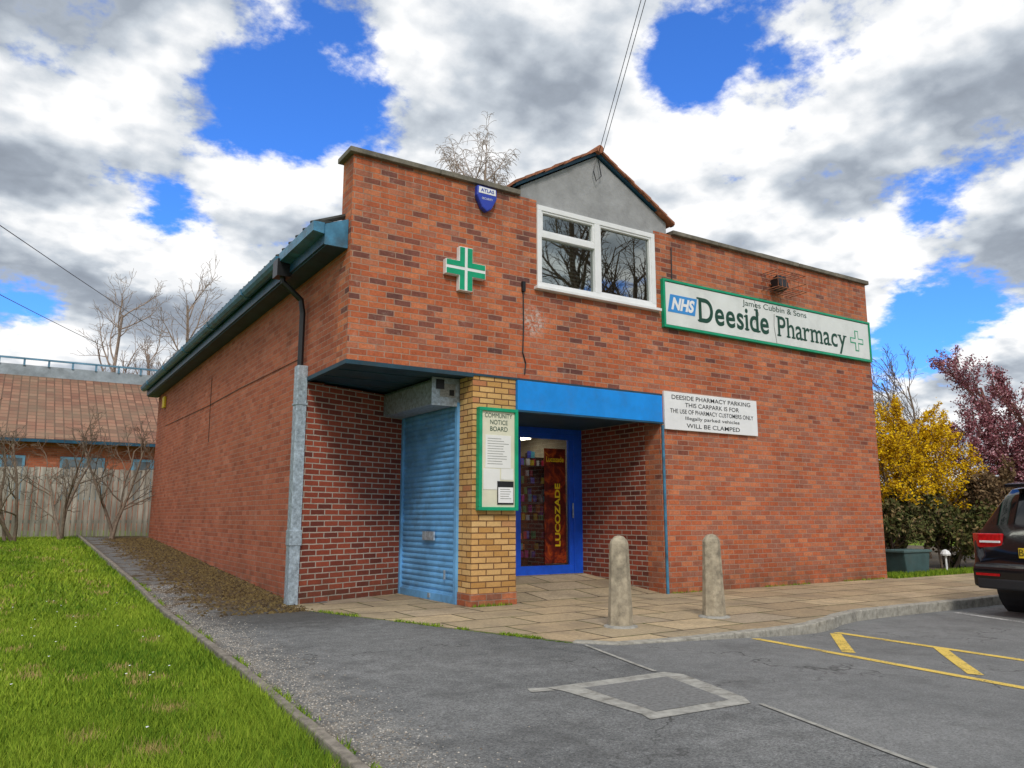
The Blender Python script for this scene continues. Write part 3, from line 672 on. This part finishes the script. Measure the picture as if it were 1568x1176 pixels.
Y=rng.uniform(1.8,14,2600); kk=(np.sin(Y*4.1)+np.sin(Y*9.7+1)>.1); Y=Y[kk]; X=edgex(Y)+.02+abs(rng.normal(0,.03,len(Y))); VV.append(weed(X,Y,rng.uniform(.01,.05,len(Y)),.005))
V=np.concatenate(VV); tri_mesh('weeds',V,3,M['blade'],rng.random(len(V)//3)*.7)

# ------------------------------------------------------------------ trees
def grow(lines,pos,d,length,rad,level,maxl,P):
    ns=P['segs'][level]; pts=[pos.copy()]; rs_=[rad]; p=pos.copy(); dd=d.normalized()
    for i in range(ns):
        dd=(dd+Vector((random.gauss(0,1),random.gauss(0,1),random.gauss(0,1)))*P['wob'][level]+Vector((0,0,1))*P['up'][level]).normalized()
        p=p+dd*length/ns; pts.append(p.copy()); rs_.append(max(rad*(1-(i+1)/ns*(.6 if level==0 else .8)),P['rmin']))
    lines.append((pts,rs_,level))
    if level<maxl:
        nk=P['kids'][level]
        for k in range(nk):
            t=P['start'][level]+(1-P['start'][level])*(k+random.random())/nk; f=t*ns; i=min(int(f),ns-1)
            q=pts[i].lerp(pts[i+1],f-i); ax=(pts[i+1]-pts[i]).normalized()
            az=random.random()*6.283; s_=ax.orthogonal().normalized(); s_.rotate(Matrix.Rotation(az,3,ax))
            an=R(random.gauss(P['ang'][level],8)); nd=ax*math.cos(an)+s_*math.sin(an)
            grow(lines,q,nd,length*P['lr'][level]*random.uniform(.7,1.15)*(1.15-.5*t),rs_[i]*.6,level+1,maxl,P)
def tree(name,loc,h,rad,P,mat,maxl=3,seed=1,parent=None,n0=1,lean=.05):
    random.seed(seed); lines=[]
    for k in range(n0):
        d=Vector((random.gauss(0,lean),random.gauss(0,lean),1)); grow(lines,Vector(loc)+Vector((random.uniform(-.1,.1)*(n0>1),random.uniform(-.1,.1)*(n0>1),0)),d,h,rad,0,maxl,P)
    acc=B()
    for pts,rs_,lv in lines: acc.tube(pts,rs_,[7,5,4,3,3][lv],cap=False)
    o=mobj(name,acc.V,acc.F,mat,parent,smooth=True)
    return o,lines
def leaves(name,lines,levels,per,size,spread,mat,parent=None,seed=1,zmin=-9):
    rg=np.random.default_rng(seed); C=[]
    for pts,rs_,lv in lines:
        if lv not in levels: continue
        for a,b in zip(pts,pts[1:]):
            for k in range(per): C.append(a.lerp(b,rg.random()))
    C=np.array([tuple(c) for c in C]); C=C+rg.normal(0,spread,C.shape); C=C[C[:,2]>zmin]; n=len(C)
    u=rg.normal(size=(n,3)); u/=np.linalg.norm(u,axis=1)[:,None]; v=np.cross(u,rg.normal(size=(n,3))); v/=np.linalg.norm(v,axis=1)[:,None]
    s_=size*rg.uniform(.6,1.3,n)[:,None]
    V=np.stack([C-u*s_,C+v*s_*.5,C+u*s_,C-v*s_*.5],1).reshape(-1,3)
    return tri_mesh(name,V,4,mat,rg.random(n),parent)
M['bark']=paint('bark_grey',(.20,.15,.11),.9,.35,12)
M['barkl']=paint('bark_pale',(.34,.26,.21),.9,.3,12)
M['barkr']=paint('bark_reddish',(.20,.09,.07),.9,.3,12)
PB=dict(segs=[10,7,6,7],wob=[.03,.07,.12,.12],up=[.03,.07,-.05,-.22],kids=[18,9,8,0],start=[.52,.15,.1,0],ang=[34,34,38,40],lr=[.25,.52,.6,.5],rmin=.0065)
tree('birch_tree',(13.0,21.8,0),13.0,.12,PB,M['barkl'],3,14,lean=.035,n0=2)
PW=dict(segs=[8,6,5,4],wob=[.06,.12,.16,.2],up=[.05,.10,.08,.02],kids=[13,7,5,0],start=[.25,.2,.15,0],ang=[38,38,38,40],lr=[.40,.5,.5,.5],rmin=.009)
tree('bare_tree',(3.9,45.5,.5),11.8,.16,PW,M['barkl'],3,21)
tree('bare_tree.001',(7.3,43.0,.5),11.6,.15,PW,M['barkl'],3,22)
tree('bare_tree.002',(5.8,47.0,.5),9.5,.14,PW,M['barkl'],3,23)
PS=dict(segs=[6,5,4,4],wob=[.12,.15,.2,.2],up=[.04,.04,.03,.0],kids=[6,5,4,0],start=[.25,.2,.2,0],ang=[38,38,38,40],lr=[.55,.55,.5,.5],rmin=.005)
for i,(x,y,h,s_) in enumerate([(2.35,22.9,3.0,31),(1.25,23.0,2.6,32),(.1,22.8,2.7,33),(-1.2,23.2,3.0,35)]):
    tree('bare_shrub'+('' if i==0 else '.%03d'%i),(x,y,float(gz(x,y))-.05),h*.9,.045,PS,M['bark'],3,s_,n0=3,lean=.34)
tree('bare_tree.004',(17.2,-3.8,-.1),11.5,.22,PW,M['bark'],3,77,n0=2,lean=.08)
tree('bare_tree.005',(21.0,-6.5,-.1),11.0,.22,PW,M['bark'],3,78,n0=2,lean=.08)
PF=dict(segs=[6,6,5,4],wob=[.08,.12,.15,.2],up=[.04,.02,-.03,0],kids=[9,7,4,0],start=[.25,.2,.15,0],ang=[30,36,38,40],lr=[.46,.55,.5,.5],rmin=.004)
e=empty('forsythia_bush')
FB=attr_mat('forsythia_blossom',(.48,.27,.004),(.90,.60,.012))
o,l=tree('stems',(17.2,10.6,0),3.1,.035,PF,M['bark'],3,41,e,n0=5,lean=.20)
leaves('blossom',l,(1,2,3),4,.034,.035,FB,e,2,zmin=1.3)
o,l=tree('stems_low',(18.3,10.2,0),2.5,.03,PF,M['bark'],3,43,e,n0=3,lean=.28)
leaves('blossom_low',l,(2,3),3,.036,.04,FB,e,3,zmin=1.0)
e=empty('purple_plum_tree')
PP=dict(segs=[7,6,5,4],wob=[.07,.10,.13,.16],up=[.03,.12,.10,0.06],kids=[12,7,5,0],start=[.2,.15,.15,0],ang=[34,34,34,40],lr=[.42,.5,.5,.5],rmin=.006)
PL=attr_mat('plum_leaf',(.12,.03,.04),(.40,.15,.18),(.70,.42,.46))
o,l=tree('trunk',(23.6,10.2,0),5.0,.10,PP,M['barkr'],3,51,e,n0=3,lean=.12)
leaves('blossom',l,(2,3),4,.038,.05,PL,e,4)
o,l=tree('trunk_b',(21.6,8.5,0),4.2,.08,PP,M['barkr'],3,52,e,n0=2,lean=.12)
leaves('blossom_b',l,(2,3),3,.036,.05,PL,e,5)
e=empty('red_leaved_shrub')
o,l=tree('stems',(20.9,9.8,0),3.0,.04,PP,M['barkr'],3,54,e,n0=4,lean=.25)
leaves('foliage',l,(1,2,3),3,.036,.05,PL,e,6)
tree('bare_tree.003',(21.0,12.2,0),4.9,.05,PP,M['bark'],3,61,n0=2,lean=.08)
def shrub(name,loc,h,col1,col2,seed,per,col3=None,size=.05):
    e=empty(name)
    o,l=tree('stems',loc,h*.75,.03,PS,M['bark'],3,seed,e,n0=5,lean=.45)
    leaves('foliage',l,(1,2,3),per,size,.06,attr_mat(name+'_leaf',col1,col2,col3),e,seed)
shrub('evergreen_shrub',(17.3,9.6,-.02),1.6,(.035,.045,.015),(.13,.14,.04),71,3,(.26,.19,.09))
shrub('evergreen_shrub.001',(16.3,10.3,-.02),1.8,(.04,.05,.015),(.14,.15,.05),72,3,(.26,.19,.09))
shrub('brown_shrub',(18.8,9.0,-.02),2.2,(.09,.05,.025),(.25,.17,.09),73,3)
shrub('brown_shrub.001',(20.3,8.2,-.02),1.8,(.09,.05,.025),(.27,.19,.09),74,3)
M['soil']=paint('bed_soil',(.12,.09,.055),.95,.4,6,bmp=.8)
sb=B(); sb.prism([(14.0,9.05),(30,8.85),(30,20),(14.0,20)],-.1,.02,2); sb.make('planting_bed',M['soil'])
n=14000; X=rng.uniform(13.9,22,n); Y=rng.uniform(8.7,9.3,n)
tri_mesh('verge_grass',weed(X,Y,rng.uniform(.03,.10,n),.008),3,M['blade'],rng.random(n)*.7)
def belt(name,pts,h,n,seed,cols):
    rg=np.random.default_rng(seed); C=[]
    for i in range(n):
        k=rg.integers(0,len(pts)-1); t=rg.random(); p=np.array(pts[k])*(1-t)+np.array(pts[k+1])*t
        hh=h*(.55+.45*abs(math.sin(p[0]*.21+seed)+.4*math.sin(p[0]*.83+p[1]*.5))/1.4)
        C.append((p[0]+rg.normal(0,1.2),p[1]+rg.normal(0,1.2),hh*rg.random()**.7))
    C=np.array(C); u=rg.normal(size=(n,3)); u/=np.linalg.norm(u,axis=1)[:,None]; v=np.cross(u,rg.normal(size=(n,3))); v/=np.linalg.norm(v,axis=1)[:,None]
    s_=rg.uniform(.15,.45,n)[:,None]; V=np.stack([C-u*s_,C+v*s_*.5,C+u*s_,C-v*s_*.5],1).reshape(-1,3)
    tri_mesh(name,V,4,attr_mat(name+'_m',*cols),rg.random(n))
belt('distant_tree_row',[(28,40),(45,34),(62,22),(75,0),(70,-30)],3.4,16000,7,((.07,.065,.04),(.20,.17,.10)))
belt('distant_hedge',[(-60,62),(-20,66),(20,62),(45,45)],4.5,9000,8,((.06,.065,.035),(.17,.16,.10)))

# ------------------------------------------------------------------ fence
fb=B(); random.seed(9); x=-8.0
while x<4.6:
    fb.box(x,x+.118,24.25+random.uniform(0,.02),24.275+random.uniform(0,.02),.6,2.42+random.uniform(-.03,.03)); x+=.135
for zz in (.95,2.1): fb.box(-8,4.6,24.30,24.35,zz,zz+.09)
mt,nt,bs=newmat('fence_timber'); c0=objco(nt); st=nt.n('ShaderNodeMapping',{'Vector':c0,'Scale':(7.4,1,.5)}).outputs[0]
c=nt.mix(nt.maprange(nt.noise(st,1.2,4,.7),.35,.65),(.26,.24,.20),(.60,.56,.48)); sp=nt.n('ShaderNodeSeparateXYZ',{0:c0})
c=nt.mix(nt.maprange(sp.outputs[2],.5,1.2,.5,0),c,(.16,.16,.09)); setin(nt,bs,'Base Color',c); setin(nt,bs,'Roughness',.95)
fb.make('timber_fence',mt)

# ------------------------------------------------------------------ neighbouring building
nbg=empty('neighbouring_building')
X0,X1=-22,24; ye=35.9; ze=4.05; yr=43.5; zr=7.85
B().box(X0+.4,X1,ye+.5,ye+12,0,ze).make('walls',M['brick_b'],nbg)
mt,nt,bs=newmat('clay_pantiles'); c0=objco(nt)
wv=nt.n('ShaderNodeTexBrick',{'Vector':c0,'Color1':(0,0,0,1),'Color2':(1,1,1,1),'Mortar':(.0,.0,.0,1),'Scale':1,'Mortar Size':.03,'Mortar Smooth':.6,'Brick Width':.33,'Row Height':.36},offset=0)
c=nt.ramp(wv.outputs['Color'],[(0,(.22,.10,.065)),(.5,(.30,.145,.09)),(1,(.37,.19,.12))]); c=nt.mix(nt.m('MULTIPLY',wv.outputs['Fac'],.6),c,(.08,.045,.03))
c=nt.mix(nt.maprange(nt.noise(c0,.6,5,.7),.42,.65,0,.5),c,(.20,.17,.11))
setin(nt,bs,'Base Color',c); setin(nt,bs,'Roughness',.9); bump(nt,bs,wv.outputs['Fac'],.6,.03)
B().prism([(ye,ze),(yr,zr),(yr,zr+.12),(ye-.02,ze+.12)],X0,X1,0).make('roof',mt,nbg)
B().prism([(yr,zr),(yr+7.6,ze),(yr+7.6,ze+.12),(yr,zr+.12)],X0,X1,0).make('roof_rear',mt,nbg)
M['ridge']=paint('ridge_metal',(.33,.38,.42),.5,.3,1.5,.3)
M['rail']=paint('rail_bluegrey',(.12,.26,.38),.5,.3,1.5,.3)
rb=B(); rb.box(X0,X1,yr-.6,yr-.5,zr-.25,zr+.34); rb.make('ridge_clerestory',M['ridge'],nbg)
rb=B(); rb.box(X0,X1,yr-.66,yr-.61,zr+.58,zr+.67)
x=X0
while x<X1: rb.box(x,x+.09,yr-.66,yr-.6,zr+.3,zr+.6); x+=1.0
rb.make('ridge_rail',M['rail'],nbg)
rb=B(); rb.box(X0,X1,ye-.12,ye,ze-.04,ze+.08); rb.make('gutter',M['blue_dark'],nbg)
wn=B(); wg=B()
for x in (-5.2,-1.2,1.6,4.2,8.2):
    wn.box(x,x+1.6,ye+.42,ye+.49,1.8,3.5); wg.box(x+.1,x+.72,ye+.40,ye+.415,1.9,3.4); wg.box(x+.86,x+1.5,ye+.40,ye+.415,1.9,3.4)
wn.make('window_frames',M['rail'],nbg); 
wg.make('window_glass',paint('pale_glass',(.14,.17,.20),.1,.6,1),nbg)

# ------------------------------------------------------------------ overhead wires
wr=B()
def wire(a,b,sag,r,n=14,ext=0):
    a=Vector(a);b=Vector(b); b=b+(b-a)*ext
    wr.tube([a.lerp(b,i/n)-Vector((0,0,sag*4*(i/n)*(1-i/n))) for i in range(n+1)],r,4)
wire((7.13,YF-.1,6.6),(6.2,6.7,7.6),0,.005,2,3); wire((7.2,YF-.1,6.6),(6.36,6.85,7.6),0,.005,2,3)
wr.make('telephone_wires',M['black'])
wr=B(); wire((5.9,42.5,10.3),(-.83,23.05,8.6),.15,.014,8,1.0); wire((3.6,46.4,10.1),(-.84,29.1,8.2),.1,.014,8,1.0); wr.make('distant_wires',M['black'])

# ------------------------------------------------------------------ planter + bed lamp
pl=empty('planter_trough')
B().prism([(15.0,0.02),(15.75,.02),(15.83,.44),(14.92,.44)],9.15,9.6,1).make('tub',paint('planter_teal',(.05,.10,.10),.6,.2,5,.3),pl,bevel=.02)
B().box(14.89,15.86,9.12,9.63,.42,.47).make('rim',paint('planter_rim',(.08,.14,.14),.6,.2,5,.2),pl,bevel=.01)
la=empty('garden_lamp'); B().lathe(16.3,9.1,[(.02,0),(.02,.33),(.09,.34),(.10,.37),(.07,.43),(.02,.46)],10).make('lamp',M['white'],la)

# ------------------------------------------------------------------ car
def car(loc,heading):
    e=empty('parked_car')
    body=paint('car_paint',(.008,.008,.010),.15,.1,2,spec=.4); body.node_tree.nodes['Principled BSDF'].inputs['Coat Weight'].default_value=.25
    cg=paint('car_glass',(.006,.007,.008),.04,.1,2,spec=.5)
    tl=paint('tail_lamp',(.50,.008,.012),.12,.25,30); lo=paint('bumper_plastic',(.02,.02,.022),.6,.1,5)
    S=[(-2.33,.50,.72,.74,.80,.72),(-2.30,.40,.80,.82,.88,.76),(-2.24,.34,.96,1.00,.92,.78),(-2.16,.34,1.06,1.12,.935,.80),(-1.98,.34,1.10,1.40,.94,.70),(-1.82,.34,1.11,1.58,.945,.64),(-1.55,.34,1.10,1.63,.95,.63),(-.9,.34,1.07,1.66,.95,.63),(0,.34,1.04,1.66,.95,.63),(.45,.34,1.03,1.60,.95,.62),(.85,.34,1.02,1.36,.95,.66),(1.15,.34,1.01,1.08,.94,.74),(1.8,.34,.92,1.0,.93,.70),(2.15,.36,.80,.90,.89,.68),(2.32,.42,.66,.72,.78,.60)]
    V=[];F=[];mi=[]
    def sec(s):
        x,zb,zl,zt,hw,rh=s; h=[(hw*.90,zb),(hw,zb+.12),(hw*1.0,(zb+zl)/2),(hw*.985,zl-.06),(hw*.95,zl),(rh+.04,zt-.06),(rh-.04,zt),(rh*.5,zt+.015)]
        return [(x,-a,z) for a,z in h]+[(x,0,zt+.02)]+[(x,a,z) for a,z in h[::-1]]
    k=17
    for s in S: V+=sec(s)
    for i in range(len(S)-1):
        for j in range(k-1):
            F.append((i*k+j,(i+1)*k+j,(i+1)*k+j+1,i*k+j+1))
            g=0
            jj=j if j<8 else 15-j
            if jj==4 and 5<=i<=9: g=1
            if jj>=5 and i in (3,4): g=1
            if jj>=5 and i in (9,10): g=1
            mi.append(g)
    F.append(tuple(range(k))[::-1]); mi.append(0); F.append(tuple((len(S)-1)*k+j for j in range(k))); mi.append(0)
    for i in range(len(S)-1): F.append((i*k,i*k+k-1,(i+1)*k+k-1,(i+1)*k)); mi.append(0)
    o=mobj('body',V,F,body,e,True,[body,cg],mi); fixn(o)
    t=B()
    for s_ in (-1,1):
        P=[(-2.285,s_*.50),(-2.30,s_*.80),(-2.20,s_*.945),(-1.98,s_*.962),(-2.05,s_*.90),(-2.2,s_*.5)]
        if s_<0: P=P[::-1]
        t.prism(P,.84,1.02,2)
    t.make('tail_lamps',tl,e,bevel=.015)
    t=B(); 
    for s_ in (-1,1): t.box(-2.31,-2.27,min(s_*.52,s_*.78),max(s_*.52,s_*.78),.905,.930)
    t.make('lamp_strips',M['white'],e)
    t=B(); t.prism([(-2.38,.36),(-2.39,.58),(-2.34,.66),(-2.2,.66),(-2.2,.34)],-.86,.86,1); t.make('rear_bumper',body,e,bevel=.03)
    t=B(); t.box(-2.395,-2.3,-.80,.80,.34,.47); t.make('bumper_lower',lo,e,bevel=.02)
    t=B(); 
    for s_ in (-1,1): t.box(-2.405,-2.39,min(s_*.50,s_*.80),max(s_*.50,s_*.80),.50,.53)
    t.make('reflectors',tl,e)
    B().box(-2.335,-2.315,-.27,.27,.73,.85).make('number_plate',M['yellowp'],e)
    cu=bpy.data.curves.new('plate_text','FONT'); cu.body='BD60 XYT'; cu.size=.12; cu.align_x='CENTER'; cu.align_y='CENTER'; cu.materials.append(M['black']); to=bpy.data.objects.new('plate_text',cu); COL.objects.link(to); to.parent=e; to.rotation_euler=(R(90),0,R(-90)); to.location=(-2.338,0,.79)
    t=B(); t.prism([(-1.98,1.60),(-1.70,1.645),(-1.70,1.68),(-1.98,1.645)],-.60,.60,1); t.make('roof_spoiler',body,e,bevel=.01)
    t=B()
    for s_ in (-1,1): t.tube([(-1.5,s_*.60,1.66),(-1.35,s_*.61,1.71),(.2,s_*.61,1.72),(.4,s_*.60,1.66)],.017,6)
    t.make('roof_rails',M['galv'],e)
    t=B(); t.tube([(-2.26,-.15,1.13),(-2.10,.15,1.27)],.01,5); t.make('rear_wiper',M['black'],e)
    t=B(); 
    for s_ in (-1,1): t.box(.75,.92,min(s_*.94,s_*1.10),max(s_*.94,s_*1.10),1.02,1.16)
    t.make('door_mirrors',body,e,bevel=.03)
    ty=B();rm=B();ar=B()
    for x in (-1.40,1.42):
        for s_ in (-1,1):
            def cyl(acc,pr,n=28):
                b=len(acc.V)
                for r,yy in pr:
                    for j in range(n):
                        a=2*math.pi*j/n; acc.V.append((x+r*math.cos(a),s_*yy,.35+r*math.sin(a)))
                for i in range(len(pr)-1):
                    for j in range(n):
                        j2=(j+1)%n; acc.F.append([b+i*n+j,b+i*n+j2,b+(i+1)*n+j2,b+(i+1)*n+j])
                acc.F.append([b+(len(pr)-1)*n+j for j in range(n)]); acc.F.append([b+j for j in range(n)][::-1])
            cyl(ty,[(.30,.70),(.345,.71),(.352,.74),(.352,.90),(.34,.925),(.25,.93)])
            cyl(ar,[(.42,.60),(.42,.952)])
            for q in range(5):
                a=q*1.2566; rm.tube([(x,s_*.935,.35),(x+.24*math.cos(a),s_*.935,.35+.24*math.sin(a))],.03,6)
            cyl(rm,[(.06,.90),(.06,.95)])
    ty.make('tyres',paint('tyre_rubber',(.018,.018,.018),.85,.2,9),e); rm.make('wheel_rims',M['galv'],e); ar.make('wheel_arches',lo,e)
    e.location=loc; e.rotation_euler=(0,0,heading)
    return e
car((12.76,4.36,-.108),R(-8))

# ------------------------------------------------------------------ world
W=bpy.data.worlds.new('World'); scene.world=W; W.use_nodes=True; t=W.node_tree; t.nodes.clear(); nt=NT(t)
SUN=Vector((-.35,-.72,.72)).normalized()
sky=nt.n('ShaderNodeTexSky',sky_type='NISHITA'); sky.sun_disc=False; sky.sun_elevation=math.asin(SUN.z); sky.sun_rotation=math.atan2(SUN.x,SUN.y); sky.air_density=1.0; sky.dust_density=.4; sky.ozone_density=3
g=nt.n('ShaderNodeTexCoord').outputs['Generated']; s=nt.n('ShaderNodeSeparateXYZ',{0:g})
zc=nt.m('ADD',nt.m('MAXIMUM',s.outputs[2],0),.26)
pv=nt.n('ShaderNodeCombineXYZ',{0:nt.m('DIVIDE',s.outputs[0],zc),1:nt.m('DIVIDE',s.outputs[1],zc),2:5.3}).outputs[0]
def dens(off,det):
    v=nt.n('ShaderNodeVectorMath',{0:pv,1:off},operation='ADD').outputs[0]
    return nt.noise(v,2.1,det,.62)
d0=dens((0,0,0),9); d1=dens((-.07,-.13,0),4)
hole=0.0
for (hx,hy,hz,r,k) in [(.26,.825,.50,.19,.17),(.607,.596,.525,.085,.15),(.858,.479,.182,.12,.17),(.006,.966,.259,.09,.12),(.12,.93,.34,.06,.09)]:
    ds=nt.n('ShaderNodeVectorMath',{0:g,1:(hx,hy,hz)},operation='DISTANCE').outputs['Value']
    hv=nt.maprange(ds,r,0,0,k,True); hole=nt.m('ADD',hole,hv)
cov=nt.m('SUBTRACT',d0,hole)
mask=nt.maprange(cov,.345,.43,0,1,True)
light=nt.maprange(nt.m('SUBTRACT',d0,d1),-.10,.10)
thick=nt.maprange(cov,.42,.62)
shade=nt.m('ADD',nt.m('MULTIPLY',light,.72),nt.m('MULTIPLY',nt.m('SUBTRACT',1,thick),.34))
cc=nt.ramp(shade,[(0,(.22,.25,.30)),(.28,(.34,.385,.45)),(.52,(.56,.61,.67)),(.82,(1.0,1.0,1.0))])
blue=nt.mix(1,sky.outputs[0],(.52,1.1,2.05),'MULTIPLY')
bg1=nt.n('ShaderNodeBackground',{'Color':blue,'Strength':.12}); bg2=nt.n('ShaderNodeBackground',{'Color':cc,'Strength':1.08})
mx=nt.n('ShaderNodeMixShader',{0:mask,1:bg1.outputs[0],2:bg2.outputs[0]}); nt.n('ShaderNodeOutputWorld',{0:mx.outputs[0]})

sl=bpy.data.lights.new('sun','SUN'); sl.energy=1.9; sl.angle=R(14); sl.color=(1,.95,.87); so=bpy.data.objects.new('sun',sl); COL.objects.link(so)
so.rotation_euler=(-SUN).to_track_quat('-Z','Y').to_euler(); so.location=(0,0,30)
